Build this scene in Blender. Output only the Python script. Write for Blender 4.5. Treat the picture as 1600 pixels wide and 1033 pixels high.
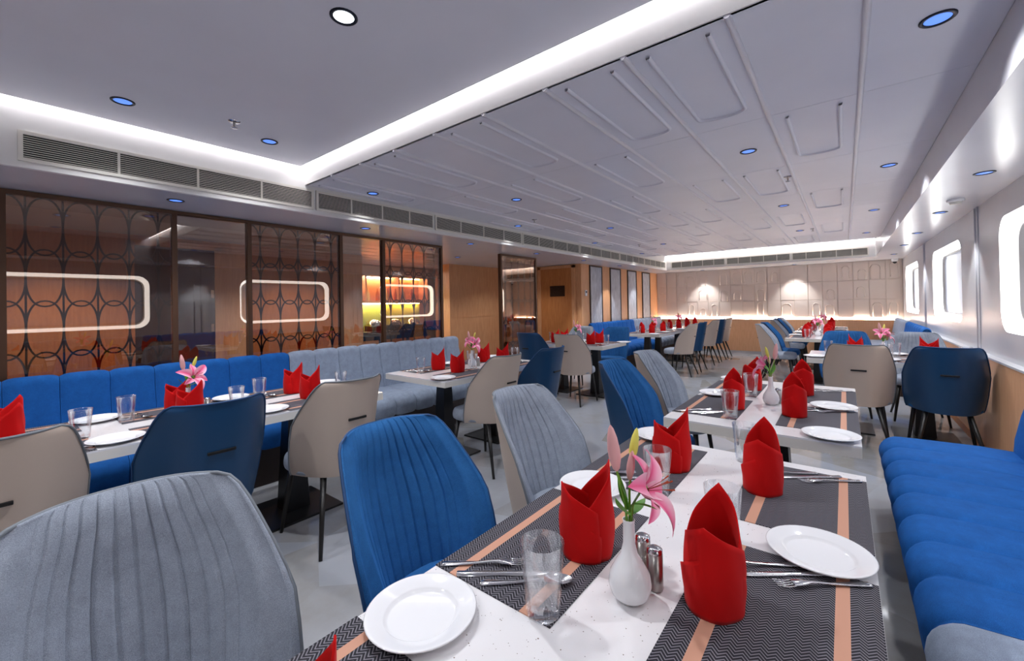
import bpy, bmesh, math, random
from mathutils import Vector, Matrix
random.seed(7)
for o in list(bpy.data.objects): bpy.data.objects.remove(o, do_unlink=True)
S = bpy.context.scene
COL = S.collection
PI = math.pi
order = ['first', 'second', 'third', 'fourth', 'fifth', 'sixth', 'seventh', 'eighth']

# ------------------------------------------------------------------ camera
CF, YAW, PITCH, ROLL, CY, CAMZ = 653.5, .67134, .00818, -.01855, 471.2, 1.35
Fv = Vector((-math.sin(YAW)*math.cos(PITCH), math.cos(YAW)*math.cos(PITCH), math.sin(PITCH)))
R0 = Vector((math.cos(YAW), math.sin(YAW), 0)); U0 = R0.cross(Fv)
Rv = R0*math.cos(ROLL)+U0*math.sin(ROLL); Uv = -R0*math.sin(ROLL)+U0*math.cos(ROLL)
cam = bpy.data.cameras.new('camera'); camo = bpy.data.objects.new('camera', cam); COL.objects.link(camo)
cam.sensor_fit = 'HORIZONTAL'; cam.sensor_width = 36; cam.lens = CF/1600*36
cam.shift_y = -(516.5-CY)/1600; cam.clip_start = .02
M3 = Matrix((Rv, Uv, -Fv)).transposed()
camo.matrix_world = Matrix.Translation((0, 0, CAMZ)) @ M3.to_4x4()
S.camera = camo
def seen(x, y, z, m=60):
    p = Vector((x, y, z-CAMZ)); d = p.dot(Fv)
    if d < .05: return False
    u = 800+CF*p.dot(Rv)/d; v = CY-CF*p.dot(Uv)/d
    return -m < u < 1600+m and -m < v < 1033+m

# ------------------------------------------------------------------ world, exposure
W = bpy.data.worlds.new('world'); S.world = W; W.use_nodes = True
W.node_tree.nodes['Background'].inputs[0].default_value = (.75, .8, .9, 1)
W.node_tree.nodes['Background'].inputs[1].default_value = .35
S.view_settings.view_transform = 'Standard'; S.view_settings.look = 'None'
S.view_settings.exposure = 0.28; S.view_settings.gamma = 1; S.view_settings.use_curve_mapping = False
LED = 13.0        # cove strips
SPOT = 18.0       # downlight power
WIN = 4.0         # window reveal glow

# ------------------------------------------------------------------ helpers
def lin(c):
    c = c/255
    return c/12.92 if c <= .04045 else ((c+.055)/1.055)**2.4
def rgb(r, g, b): return (lin(r), lin(g), lin(b), 1)
def mat(name, col, rough=.5, metal=0, spec=.5, **kw):
    m = bpy.data.materials.new(name); m.use_nodes = True
    b = m.node_tree.nodes['Principled BSDF']
    b.inputs['Base Color'].default_value = col; b.inputs['Roughness'].default_value = rough
    b.inputs['Metallic'].default_value = metal; b.inputs['Specular IOR Level'].default_value = spec
    for k, v in kw.items(): b.inputs[k.replace('_', ' ')].default_value = v
    return m
def nd(m, t, **kw):
    n = m.node_tree.nodes.new(t)
    for k, v in kw.items(): setattr(n, k, v)
    return n
def lk(m, a, b): m.node_tree.links.new(a, b)
def bsdf(m): return m.node_tree.nodes['Principled BSDF']
def coords(m, scale=(1, 1, 1), kind='Object'):
    t = nd(m, 'ShaderNodeTexCoord'); p = nd(m, 'ShaderNodeMapping'); p.inputs['Scale'].default_value = scale
    lk(m, t.outputs[kind], p.inputs['Vector']); return p.outputs[0]
def ramp(m, fac, stops):
    r = nd(m, 'ShaderNodeValToRGB'); e = r.color_ramp.elements
    while len(e) < len(stops): e.new(.5)
    for i, (p, c) in enumerate(stops): e[i].position = p; e[i].color = c
    lk(m, fac, r.inputs[0]); return r.outputs[0]
def noise(m, vec, scale, detail=3, rough=.5):
    n = nd(m, 'ShaderNodeTexNoise'); n.inputs['Scale'].default_value = scale; n.inputs['Detail'].default_value = detail
    n.inputs['Roughness'].default_value = rough
    if vec is not None: lk(m, vec, n.inputs['Vector'])
    return n.outputs['Fac']
def bump(m, h, strength=.2, dist=.002):
    b = nd(m, 'ShaderNodeBump'); b.inputs['Strength'].default_value = strength; b.inputs['Distance'].default_value = dist
    lk(m, h, b.inputs['Height']); lk(m, b.outputs[0], bsdf(m).inputs['Normal'])
def emis(name, col, s):
    m = mat(name, (0.8, .8, .8, 1)); bsdf(m).inputs['Emission Color'].default_value = col
    bsdf(m).inputs['Emission Strength'].default_value = s; return m
def mul(c, k): return (c[0]*k, c[1]*k, c[2]*k, 1)

def mth(m, op, a, b=None, c=None):
    n = nd(m, 'ShaderNodeMath', operation=op)
    for i, q in enumerate((a, b, c)):
        if q is None: continue
        if isinstance(q, (int, float)): n.inputs[i].default_value = q
        else: lk(m, q, n.inputs[i])
    return n.outputs[0]
def fabric(name, c):
    m = mat(name, c, .85, spec=.25)
    v = coords(m); n1 = noise(m, v, 22, 4, .6); n2 = noise(m, v, 700, 2)
    mx = nd(m, 'ShaderNodeMath', operation='MULTIPLY_ADD'); lk(m, n2, mx.inputs[0]); mx.inputs[1].default_value = 1.0; n1 = mth(m, 'MULTIPLY', n1, .45); lk(m, n1, mx.inputs[2])
    col = ramp(m, mx.outputs[0], [(.45, mul(c, .6)), (1.0, mul(c, 1.35))])
    lk(m, col, bsdf(m).inputs['Base Color']); bump(m, n2, .35, .002)
    b = bsdf(m); b.inputs['Sheen Weight'].default_value = .45; b.inputs['Sheen Roughness'].default_value = .4
    b.inputs['Sheen Tint'].default_value = mul(c, 1.5 if max(c[:3]) > .2 else 2.0)
    return m
def wood(name, c1, c2, sc=(9, 9, .7)):
    m = mat(name, c1, .42, spec=.4); v = coords(m, sc)
    n = noise(m, v, 7, 5, .6); lk(m, ramp(m, n, [(.3, c1), (.7, c2)]), bsdf(m).inputs['Base Color']); bump(m, n, .06, .001)
    return m
def glossy_white(name, c, rough, nz=.02):
    m = mat(name, c, rough); v = coords(m); n = noise(m, v, 3, 2)
    lk(m, ramp(m, n, [(.3, mul(c, 1-nz)), (.7, mul(c, 1+nz))]), bsdf(m).inputs['Base Color']); return m

M = {}
M['ceil'] = glossy_white('ceiling_laminate', rgb(222, 221, 230), .38)
M['fascia'] = glossy_white('fascia_paint', rgb(228, 226, 224), .5)
M['soffit'] = glossy_white('soffit_laminate', rgb(205, 205, 212), .22)
M['wallw'] = glossy_white('wall_laminate', rgb(214, 215, 220), .3)
M['cream'] = glossy_white('cream_panel', rgb(226, 210, 198), .5)
M['wood'] = wood('oak_veneer', rgb(220, 166, 122), rgb(200, 142, 98))
M['woodlight'] = wood('light_oak_laminate', rgb(236, 186, 146), rgb(220, 166, 124))
M['wooddark'] = wood('orange_veneer', rgb(198, 130, 76), rgb(176, 108, 58))
M['bronze'] = mat('bronze_frame', rgb(88, 62, 46), .35, .5)
M['lattice'] = mat('dark_bronze_lattice', rgb(52, 42, 40), .4, .4)
M['grille'] = mat('grille_white', rgb(226, 222, 212), .5)
M['black'] = mat('black_steel', rgb(22, 22, 24), .35)
M['void'] = mat('dark_duct', rgb(14, 14, 15), .9)
M['greyf'] = fabric('grey_fabric', rgb(152, 160, 174)); M['bluef'] = fabric('blue_fabric', rgb(40, 100, 160))
M['greyb'] = fabric('grey_velvet', rgb(146, 158, 178)); M['blueb'] = fabric('blue_velvet', rgb(22, 90, 164))
M['beige'] = mat('beige_leatherette', rgb(192, 176, 164), .45); M['teal'] = mat('navy_leatherette', rgb(8, 62, 104), .38)
for k in ('beige', 'teal'):
    m = M[k]; bump(m, noise(m, coords(m), 260, 3), .12, .001)
M['pipe_g'] = mat('grey_piping', rgb(118, 124, 132), .7); M['pipe_b'] = mat('blue_piping', rgb(14, 62, 110), .6)
M['leg'] = mat('black_leg', rgb(26, 24, 24), .4)
M['red'] = mat('red_napkin_cotton', rgb(198, 4, 6), .85, spec=.2); m = M['red']
bump(m, noise(m, coords(m), 900, 2), .25, .001); bsdf(m).inputs['Sheen Weight'].default_value = .05
M['china'] = mat('white_china', rgb(240, 240, 243), .08)
M['steel'] = mat('polished_steel', rgb(205, 205, 208), .16, 1)
M['brushed'] = mat('brushed_steel', rgb(170, 166, 162), .3, 1)
M['led'] = emis('led_strip', (.98, .96, 1, 1), LED*.6); M['led2'] = emis('back_cove_led', (1, .95, .92, 1), LED*2); M['ledw'] = emis('warm_led_strip', (1, .88, .76, 1), LED*7)
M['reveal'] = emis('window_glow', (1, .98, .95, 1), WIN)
M['lens'] = emis('lamp_lens', (.13, .30, 1, 1), .9); M['lensw'] = emis('lamp_lens_bright', (.85, .93, 1, 1), 3.0)
bsdf(M['lens']).inputs['Base Color'].default_value = rgb(60, 90, 170)
M['rim'] = mat('lamp_rim', rgb(30, 34, 48), .3, .6)
M['wframe'] = mat('window_frame_grey', rgb(176, 172, 172), .4)
M['pane'] = emis('frosted_pane', (.80, .85, 1, 1), .22); bsdf(M['pane']).inputs['Base Color'].default_value = rgb(140, 146, 164); bsdf(M['pane']).inputs['Roughness'].default_value = .25
M['stem'] = mat('green_stem', rgb(112, 160, 50), .5, Subsurface_Weight=.05); M['leaf'] = mat('green_leaf', rgb(84, 146, 38), .45)
M['budy'] = mat('yellow_bud', rgb(226, 216, 96), .5); M['budp'] = mat('pale_pink_bud', rgb(236, 176, 176), .5)
M['anther'] = mat('rust_anther', rgb(170, 60, 20), .7)
m = M['petal'] = mat('pink_petal', rgb(250, 130, 170), .5); t = nd(m, 'ShaderNodeTexCoord'); sx = nd(m, 'ShaderNodeSeparateXYZ'); lk(m, t.outputs['Generated'], sx.inputs[0])
ab = nd(m, 'ShaderNodeMath', operation='SUBTRACT'); lk(m, sx.outputs[0], ab.inputs[0]); ab.inputs[1].default_value = .5
ab2 = nd(m, 'ShaderNodeMath', operation='ABSOLUTE'); lk(m, ab.outputs[0], ab2.inputs[0])
lk(m, ramp(m, ab2.outputs[0], [(0, rgb(240, 84, 138)), (.2, rgb(250, 148, 184)), (.5, rgb(255, 208, 220))]), bsdf(m).inputs['Base Color'])
# white speckled quartz
m = M['quartz'] = mat('speckled_quartz', rgb(236, 234, 236), .12); v = coords(m)
vo = nd(m, 'ShaderNodeTexVoronoi'); vo.inputs['Scale'].default_value = 140; lk(m, v, vo.inputs['Vector'])
n = noise(m, v, 60, 1); ad = nd(m, 'ShaderNodeMath', operation='MULTIPLY_ADD'); lk(m, n, ad.inputs[0]); ad.inputs[1].default_value = .75; lk(m, vo.outputs['Distance'], ad.inputs[2])
lk(m, ramp(m, ad.outputs[0], [(.40, rgb(130, 116, 106)), (.45, rgb(236, 234, 236))]), bsdf(m).inputs['Base Color'])
M['qedge'] = mat('quartz_edge', rgb(226, 221, 213), .3)
# herringbone mat with two salmon bands
m = M['mat'] = mat('herringbone_vinyl', rgb(50, 48, 56), .7, spec=.3)
t = nd(m, 'ShaderNodeTexCoord'); sx = nd(m, 'ShaderNodeSeparateXYZ'); lk(m, t.outputs['Object'], sx.inputs[0])
zig = mth(m, 'ABSOLUTE', mth(m, 'SUBTRACT', mth(m, 'FRACT', mth(m, 'MULTIPLY', sx.outputs[1], 45)), .5))
st = mth(m, 'FRACT', mth(m, 'MULTIPLY_ADD', sx.outputs[0], 125, mth(m, 'MULTIPLY', zig, 2.8)))
herr = ramp(m, st, [(.60, rgb(30, 29, 38)), (.72, rgb(128, 125, 134))])
b1 = mth(m, 'LESS_THAN', mth(m, 'ABSOLUTE', mth(m, 'SUBTRACT', sx.outputs[1], .098)), .0125)
b2 = mth(m, 'LESS_THAN', mth(m, 'ABSOLUTE', mth(m, 'ADD', sx.outputs[1], .099)), .0115)
mix = nd(m, 'ShaderNodeMix', data_type='RGBA'); lk(m, mth(m, 'ADD', b1, b2), mix.inputs[0]); lk(m, herr, mix.inputs[6]); mix.inputs[7].default_value = rgb(204, 152, 128)
lk(m, mix.outputs[2], bsdf(m).inputs['Base Color'])
# floor
m = M['floor'] = mat('polished_stone_floor', rgb(150, 152, 158), .07); v = coords(m)
vo = nd(m, 'ShaderNodeTexVoronoi'); vo.inputs['Scale'].default_value = 1.6; lk(m, v, vo.inputs['Vector'])
sr = nd(m, 'ShaderNodeSeparateColor'); lk(m, vo.outputs['Color'], sr.inputs[0])
n = noise(m, v, 5, 6, .6); mm = mth(m, 'MULTIPLY_ADD', n, .45, mth(m, 'MULTIPLY', sr.outputs[0], .55))
lk(m, ramp(m, mm, [(.2, rgb(146, 142, 136)), (.42, rgb(160, 160, 162)), (.62, rgb(170, 173, 180)), (.85, rgb(164, 168, 178))]), bsdf(m).inputs['Base Color'])
def tint_glass(name, tint, refl):
    m = bpy.data.materials.new(name); m.use_nodes = True; nt = m.node_tree; nt.nodes.clear()
    o = nt.nodes.new('ShaderNodeOutputMaterial'); g = nt.nodes.new('ShaderNodeBsdfGlossy'); g.inputs['Roughness'].default_value = 0; g.inputs['Color'].default_value = (1, 1, 1, 1)
    tr = nt.nodes.new('ShaderNodeBsdfTransparent'); tr.inputs[0].default_value = tint; mx = nt.nodes.new('ShaderNodeMixShader')
    fr = nt.nodes.new('ShaderNodeLayerWeight'); fr.inputs[0].default_value = .35
    md = nt.nodes.new('ShaderNodeMath'); md.operation = 'MULTIPLY_ADD'; md.inputs[1].default_value = .5; md.inputs[2].default_value = refl
    nt.links.new(fr.outputs['Fresnel'], md.inputs[0]); nt.links.new(md.outputs[0], mx.inputs[0])
    nt.links.new(tr.outputs[0], mx.inputs[1]); nt.links.new(g.outputs[0], mx.inputs[2]); nt.links.new(mx.outputs[0], o.inputs[0]); return m
M['glass'] = tint_glass('clear_glass', (.965, .975, .985, 1), .012)
M['tint'] = tint_glass('bronze_tinted_glass', (.70, .54, .42, 1), .06); M['clear'] = tint_glass('clear_partition_glass', (.88, .84, .80, 1), .07)

def me(name, vs, fs, m, smooth=False):
    d = bpy.data.meshes.new(name); d.from_pydata([tuple(v) for v in vs], [], fs)
    d.materials.append(M[m] if isinstance(m, str) else m)
    if smooth: d.polygons.foreach_set('use_smooth', [True]*len(d.polygons))
    d.update(); return d
def ob(name, data, parent=None, loc=None, rz=0):
    o = bpy.data.objects.new(name, data); COL.objects.link(o)
    if parent is not None: o.parent = parent
    if loc is not None: o.location = loc
    if rz: o.rotation_euler = (0, 0, rz)
    return o
def tag(o, label, cat, group=None):
    o['label'] = label; o['category'] = cat
    if group: o['group'] = group
    return o
def thing(name, label, cat, loc=(0, 0, 0), rz=0, group=None):
    return tag(ob(name, None, None, loc, rz), label, cat, group)
def struct(o, label=None):
    o['kind'] = 'structure'
    if label: o['label'] = label
    return o
BF = [(0, 3, 2, 1), (4, 5, 6, 7), (0, 1, 5, 4), (1, 2, 6, 5), (2, 3, 7, 6), (3, 0, 4, 7)]
def bv(x0, x1, y0, y1, z0, z1):
    return [(x0, y0, z0), (x1, y0, z0), (x1, y1, z0), (x0, y1, z0), (x0, y0, z1), (x1, y0, z1), (x1, y1, z1), (x0, y1, z1)]
def boxes(name, lst, m, bevel=0):
    vs, fs = [], []
    for b in lst:
        k = len(vs); vs += bv(*b); fs += [tuple(i+k for i in f) for f in BF]
    d = me(name, vs, fs, m)
    if bevel:
        bm = bmesh.new(); bm.from_mesh(d); bmesh.ops.bevel(bm, geom=bm.edges[:], offset=bevel, segments=2, affect='EDGES', profile=.6); bm.to_mesh(d); bm.free()
    return d
def box(name, b, m, parent=None, bevel=0): return ob(name, boxes(name, [b], m, bevel), parent)
def grid(rows, closed=False):
    """rows of equal-length vertex lists -> verts, faces"""
    vs = [v for r in rows for v in r]; n = len(rows[0]); fs = []
    for i in range(len(rows)-1):
        for j in range(n if closed else n-1):
            a, b = i*n+j, i*n+(j+1) % n; fs.append((a, b, b+n, a+n))
    return vs, fs
def lathe(name, prof, m, seg=24, smooth=True, mod=None):
    rows = []
    for k, (r, z) in enumerate(prof):
        row = []
        for j in range(seg):
            a = 2*PI*j/seg; q = r*(mod(j, z, r) if mod else 1); row.append((q*math.cos(a), q*math.sin(a), z))
        rows.append(row)
    vs, fs = grid(rows, True); return me(name, vs, fs, m, smooth)
def tube_vf(pts, r, seg=6, closed=False):
    pts = [Vector(p) for p in pts]; n = len(pts); rows = []
    rr = r if isinstance(r, (list, tuple)) else [r]*n
    for i, p in enumerate(pts):
        a = pts[(i-1) % n] if (closed or i > 0) else p; b = pts[(i+1) % n] if (closed or i < n-1) else p
        t = (b-a).normalized(); ref = Vector((0, 0, 1)) if abs(t.z) < .9 else Vector((1, 0, 0))
        u = t.cross(ref).normalized(); w = t.cross(u)
        rows.append([p+(u*math.cos(2*PI*j/seg)+w*math.sin(2*PI*j/seg))*rr[i] for j in range(seg)])
    if closed: rows.append(rows[0])
    vs, fs = grid(rows, True)
    if not closed:
        fs.append(tuple(range(seg))[::-1]); fs.append(tuple(range((n-1)*seg, n*seg)))
    return vs, fs
def tube(name, pts, r, m, seg=6, closed=False):
    vs, fs = tube_vf(pts, r, seg, closed); return me(name, vs, fs, m, True)
def join(parts):
    vs, fs = [], []
    for v, f in parts:
        k = len(vs); vs += list(v); fs += [tuple(i+k for i in q) for q in f]
    return vs, fs
def spot(loc, power, size=75, blend=.6, col=(.95, .97, 1.0), rad=.04, rot=(0, 0, 0)):
    l = bpy.data.lights.new('downlight_beam', 'SPOT'); l.energy = power; l.spot_size = math.radians(size); l.spot_blend = blend
    l.color = col; l.shadow_soft_size = rad; o = bpy.data.objects.new('downlight_beam', l); COL.objects.link(o); o.location = loc; o.rotation_euler = rot
    return o

# ------------------------------------------------------------------ room shell
XR, XP, XF, XS = .973, -4.27, -3.58, .50       # right wall, partition, left fascia, right soffit edge
ZS, ZC, ZT = 2.17, 2.405, 2.53                 # soffits, panel ceiling, tray ceiling
YB, YBF, YT, YE = 12.0, 10.95, 1.705, 9.5      # back wall, back fascia, tray edge, end of panel ceiling
Y0, XL = -3.2, -7.5
fl = struct(box('floor', (XL-.1, XR+.1, Y0-.1, YB+.1, -.1, 0), 'floor'), 'polished grey stone floor')
ceil = struct(box('ceiling', (XF-.1, XS+.05, YT+.02, YE-.02, ZC+.012, ZC+.06), 'ceil'), 'grey panelled ceiling with raised arches')
cols = [XS, .086]+[.086-.4045*i for i in range(1, 9)]+[XF]
rowsY = [YT, 2.80, 3.92, 5.04, 6.16, 7.28, 8.40, YE]
for i in range(len(cols)-1):
    for j in range(len(rowsY)-1):
        x1, x0 = cols[i], cols[i+1]
        box('ceiling_panel', (x0+.0015, x1-.0015, rowsY[j]+.0015, rowsY[j+1]-.0015, ZC, ZC+.012), 'ceil', ceil)
for x in cols[1:-1]:
    prof = [(x+.013*math.cos(a), ZC-.015*math.sin(a)) for a in [PI*k/6 for k in range(7)]]
    vs, fs = grid([[(px, y, pz) for px, pz in prof] for y in (YT-.004, YE)]); fs.append(tuple(range(7)))
    ob('ceiling_rib', me('ceiling_rib', vs, fs, 'ceil', True), ceil)
def arch_pts(w, l, r, z=0):
    p = [(-w/2, 0)] + [(-w/2+r-r*math.cos(a), l-r*.62+r*.62*math.sin(a)) for a in [PI/2*k/6 for k in range(7)]]
    return p+[(-x, y) for x, y in reversed(p)]
uv = [(x, y, 0) for x, y in arch_pts(.24, .86, .10)]
rows_ = []
up = [Vector(p) for p in uv]
for i, p in enumerate(up):
    a = up[max(i-1, 0)]; b = up[min(i+1, len(up)-1)]; t = (b-a).normalized(); u = Vector((t.y, -t.x, 0))
    rows_.append([p-u*.010, p-u*.007+Vector((0, 0, -.013)), p+u*.007+Vector((0, 0, -.013)), p+u*.010])
vs, fs = grid(rows_); UM = me('arch_moulding', vs, fs, 'ceil', True)
pat = {1: 'o', 2: 'e', 3: 'e', 4: 'o', 5: 'e+', 6: 'o', 7: 'e', 8: 'o', 9: 'e'}
for i in range(1, 10):
    x = (cols[i]+cols[i+1])/2
    for j in range(7):
        even = j % 2 == 0
        if (pat[i][0] == 'e') == even or (pat[i] == 'e+' and j == 3):
            ob('arch_moulding', UM, ceil, (x, rowsY[j]+.07, ZC+.001))
# tray and recess ceilings (floating, slot along the lit fascia)
tray = struct(box('ceiling_tray', (XF+.075, XS, Y0, YT-.075, ZT, ZT+.02), 'ceil'), 'smooth raised tray ceiling at the front')
rec = struct(box('ceiling_recess', (XF, XS, YE-.02, YBF-.075, ZT, ZT+.02), 'ceil'), 'lit ceiling recess before the back wall')
struct(box('ceiling_slab', (XL-.1, XR+.1, Y0-.1, YB+.1, 2.66, 2.72), 'fascia'), 'structural slab above the ceiling')
struct(box('trim_1', (XF, XS, YT-.006, YT+.014, ZC, 2.66), 'fascia'), 'white fascia edge of the tray ceiling')
struct(box('trim_2', (XF, XS, YE-.014, YE+.006, ZC, 2.66), 'fascia'), 'white rear edge of the panelled ceiling')
struct(box('trim_3', (XF-.03, XF, Y0, YBF+.03, ZS, 2.66), 'fascia'), 'white left fascia with ventilation grilles')
struct(box('trim_4', (XF-.03, XS+.03, YBF, YBF+.03, ZS, 2.66), 'fascia'), 'white back fascia with ventilation grilles')
struct(box('trim_5', (XS, XS+.03, Y0, YBF, ZS, 2.66), 'soffit'), 'upright inner face of the right soffit')
struct(box('ceiling_left', (XL, XF-.03, Y0, YB, ZS, ZS+.03), 'soffit'), 'low grey soffit along the left side')
struct(box('ceiling_back', (XF-.03, XS+.03, YBF+.03, YB, ZS, ZS+.03), 'soffit'), 'low soffit before the back wall')
struct(box('ceiling_right', (XS+.03, XR, Y0, YB, ZS, ZS+.03), 'soffit'), 'glossy low soffit above the windows')
def strip(name, b, m, label): return tag(box(name, b, m), label, 'LED strip')
strip('cove_light', (XF+.012, XF+.05, Y0, YT-.012, ZT+.035, ZT+.045), 'led', 'white LED strip glowing above the long left grille at front')
strip('cove_light', (XF+.05, XS-.01, YT-.05, YT-.012, ZT+.035, ZT+.045), 'led', 'white LED strip along the tray edge crossing the ceiling')
strip('cove_light', (XF+.02, XS-.02, YBF-.05, YBF-.012, ZT+.035, ZT+.045), 'led2', 'white LED strip in the recess near the back wall')
# walls
struct(box('wall_front', (XL-.1, XR+.1, Y0-.1, Y0, 0, 2.66), 'cream'), 'plain cream wall behind the camera')
wl = struct(box('wall_left', (XL-.1, XL, Y0, YB, 0, 2.66), 'wooddark'), 'wood wall at the far left behind the partition')
# right wall with rounded window openings
WY = [(-.05, 1.78), (3.18, 5.02), (6.40, 8.22), (9.66, 11.48)]; WZ = (1.07, 1.965)
def rr(y0, y1, z0, z1, r, n=7):
    pts = []
    for cy, cz, a0 in ((y1-r, z1-r, 0), (y0+r, z1-r, PI/2), (y0+r, z0+r, PI), (y1-r, z0+r, 1.5*PI)):
        pts += [(cy+r*math.cos(a0+PI/2*k/n), cz+r*math.sin(a0+PI/2*k/n)) for k in range(n+1)]
    return pts
def rproj(pts, y0, y1, z0, z1):
    out = []; cy, cz = (y0+y1)/2, (z0+z1)/2
    n = len(pts)//4
    for i, (y, z) in enumerate(pts):
        q, k = divmod(i, n); s = k/(n-1)
        c = [(y1, z1), (y0, z1), (y0, z0), (y1, z0)][q]
        if q % 2 == 0: a = (c[0], z) if s < .5 else (y, c[1])
        else: a = (y, c[1]) if s < .5 else (c[0], z)
        if abs(s-.5) < .51/(n-1): a = c
        out.append(a)
    return out
vs, fs = [], []
def addq(y0, y1, z0, z1):
    k = len(vs); vs.extend([(XR, y0, z0), (XR, y1, z0), (XR, y1, z1), (XR, y0, z1)]); fs.append((k, k+3, k+2, k+1))
prev = Y0
for y0, y1 in WY:
    a, b = y0-.1, y1+.1; addq(prev, a, 0, ZS+.03); addq(a, b, 0, WZ[0]-.08); addq(a, b, WZ[1]+.08, ZS+.03); prev = b
    inn = rr(y0, y1, *WZ, .17, 8); outp = rproj(inn, a, b, WZ[0]-.08, WZ[1]+.08); k = len(vs); n = len(inn)
    vs.extend([(XR, p, q) for p, q in inn]); vs.extend([(XR, p, q) for p, q in outp])
    for i in range(n): j = (i+1) % n; fs.append((k+i, k+j, k+n+j, k+n+i))
addq(prev, YB, 0, ZS+.03)
wr = struct(ob('wall_right', me('wall_right', vs, fs, 'wallw')), 'white panelled wall with rounded windows')
struct(box('wall_outer', (XR+.32, XR+.36, Y0, YB, 0, 2.66), 'cream'), 'outer wall behind the window niches')
for wi, (y0, y1) in enumerate(WY):
    w = struct(ob('window_%d' % (wi+1), None, None, (XR, (y0+y1)/2, sum(WZ)/2)), ['rounded glowing window nearest the camera', 'rounded glowing window at the right edge', 'middle rounded glowing window', 'farthest rounded glowing window'][wi])
    hw, hz = (y1-y0)/2, (WZ[1]-WZ[0])/2
    def ring(i0, d0, r0, i1, d1, r1):
        a = rr(-hw+i0, hw-i0, -hz+i0, hz-i0, r0, 8); b = rr(-hw+i1, hw-i1, -hz+i1, hz-i1, r1, 8)
        return grid([[(d0, p, q) for p, q in a], [(d1, p, q) for p, q in b]], True)
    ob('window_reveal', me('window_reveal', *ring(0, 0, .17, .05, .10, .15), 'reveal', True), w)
    ob('window_frame', me('window_frame', *join([ring(.05, .10, .15, .06, .085, .145), ring(.06, .085, .145, .075, .085, .14), ring(.075, .085, .14, .08, .115, .135)]), 'wframe', True), w)
    a = rr(-hw+.075, hw-.075, -hz+.075, hz-.075, .135, 8)
    ob('window_pane', me('window_pane', [(.11, p, q) for p, q in a], [tuple(range(len(a)))], 'pane'), w)
for y in (2.48, 5.71, 8.94):
    for dy in (-.055, .055):
        vs, fs = tube_vf([(XR+.004, y+dy, .84), (XR+.004, y+dy, ZS)], .013, 10); ob('wall_bead', me('wall_bead', vs, fs, 'wallw', True), wr)
wn = struct(box('trim_6', (XR-.055, XR, Y0, YB, 0, .835), 'woodlight'), 'wooden wainscot under the windows')
box('wainscot_cap', (XR-.06, XR, Y0, YB, .835, .85), 'wallw', wn)
struct(box('baseboard_right', (XR-.06, XR-.055, Y0, YB, 0, .07), 'wooddark'))
# back wall with embossed panels
wb = struct(box('wall_back', (XL-.1, XR+.1, YB, YB+.1, 0, 2.66), 'cream'), 'cream back wall of embossed rectangles and arches')
XB0 = -4.2; ncol = 19; cw = (XR-XB0)/ncol; zr = [.93, 1.335, 1.755, ZS]
pm = {}
for r in range(3):
    for c in range(ncol):
        dep = random.choice((.012, .018, .026)); x0 = XB0+c*cw; h = zr[r+1]-zr[r]
        box('wall_panel', (x0+.005, x0+cw-.005, YB-dep, YB, zr[r]+.005, zr[r+1]-.005), 'cream', wb, .003)
        if random.random() < .55:
            w_ = random.choice((.13, .16, .19)); hh = random.choice((.22, .28, .32)); key = (w_, hh)
            if key not in pm:
                pts = [(-w_/2, 0, 0), (-w_/2, 0, hh-w_/2)]+[(-w_/2*math.cos(a), 0, hh-w_/2+w_/2*math.sin(a)) for a in [PI*k/8 for k in range(1, 8)]]+[(w_/2, 0, hh-w_/2), (w_/2, 0, 0)]
                vs, fs = tube_vf(pts, .010, 6); pm[key] = me('arch_outline', vs, fs, 'cream', True)
            ob('arch_outline', pm[key], wb, (x0+cw/2+random.uniform(-.03, .03), YB-dep-.001, zr[r]+random.choice((.01, .05))))
wsb = struct(box('trim_7', (XB0, XR-.06, YB-.05, YB, .08, .885), 'woodlight'), 'wooden wainscot along the back wall')
struct(box('baseboard_back', (XB0, XR-.06, YB-.045, YB, 0, .08), 'soffit'), 'grey skirting along the back wall')
strip('wainscot_light', (XB0+.02, XR-.07, YB-.035, YB-.018, .887, .893), 'ledw', 'warm LED line glowing on top of the back wainscot')
# left side: strip wall, door wall, wood walls behind the partition
ws = struct(box('wall_strip', (-4.6, -4.2, 7.57, YB, 0, ZS), 'wood'), 'wooden wall with upright grey panels')
m = M['stone'] = mat('grey_stone_panel', rgb(176, 180, 188), .5)
nn = noise(m, coords(m, (2, 6, 1)), 5, 6, .65); lk(m, ramp(m, nn, [(.35, rgb(150, 154, 164)), (.65, rgb(198, 202, 210))]), bsdf(m).inputs['Base Color'])
for a, b in ((7.92, 8.50), (8.90, 9.48), (9.88, 10.45), (10.84, 11.40)):
    box('stone_panel', (-4.2, -4.19, a+.03, b-.03, .3, 2.13), 'stone', ws)
    for q in ((-4.2, -4.18, a, a+.03, .3, 2.16), (-4.2, -4.18, b-.03, b, .3, 2.16), (-4.2, -4.18, a+.03, b-.03, 2.13, 2.16)):
        box('panel_frame', q, 'lattice', ws)
wd = struct(box('wall_door', (-6.0, -4.6, 7.57, 7.7, 0, ZS), 'wood'), 'wooden wall holding the service door')
dr = struct(box('door_1', (-5.17, -4.40, 7.53, 7.57, 0, 2.10), 'wooddark'), 'orange wood service door with a vent')
for q in ((-5.24, -5.17), (-4.40, -4.33)): box('door_frame', (q[0], q[1], 7.515, 7.57, 0, 2.15), 'wood', dr)
box('door_frame', (-5.24, -4.33, 7.515, 7.57, 2.10, 2.16), 'wood', dr)
box('vent_backing', (-4.93, -4.57, 7.524, 7.53, 1.51, 1.735), 'void', dr)
for k in range(9): box('vent_slat', (-4.93, -4.57, 7.514, 7.526, 1.515+k*.025, 1.527+k*.025), 'bronze', dr)
th = thing('thermostat', 'small white wall control beside the wooden door', 'thermostat', (-4.2, 7.75, 1.58))
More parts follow.
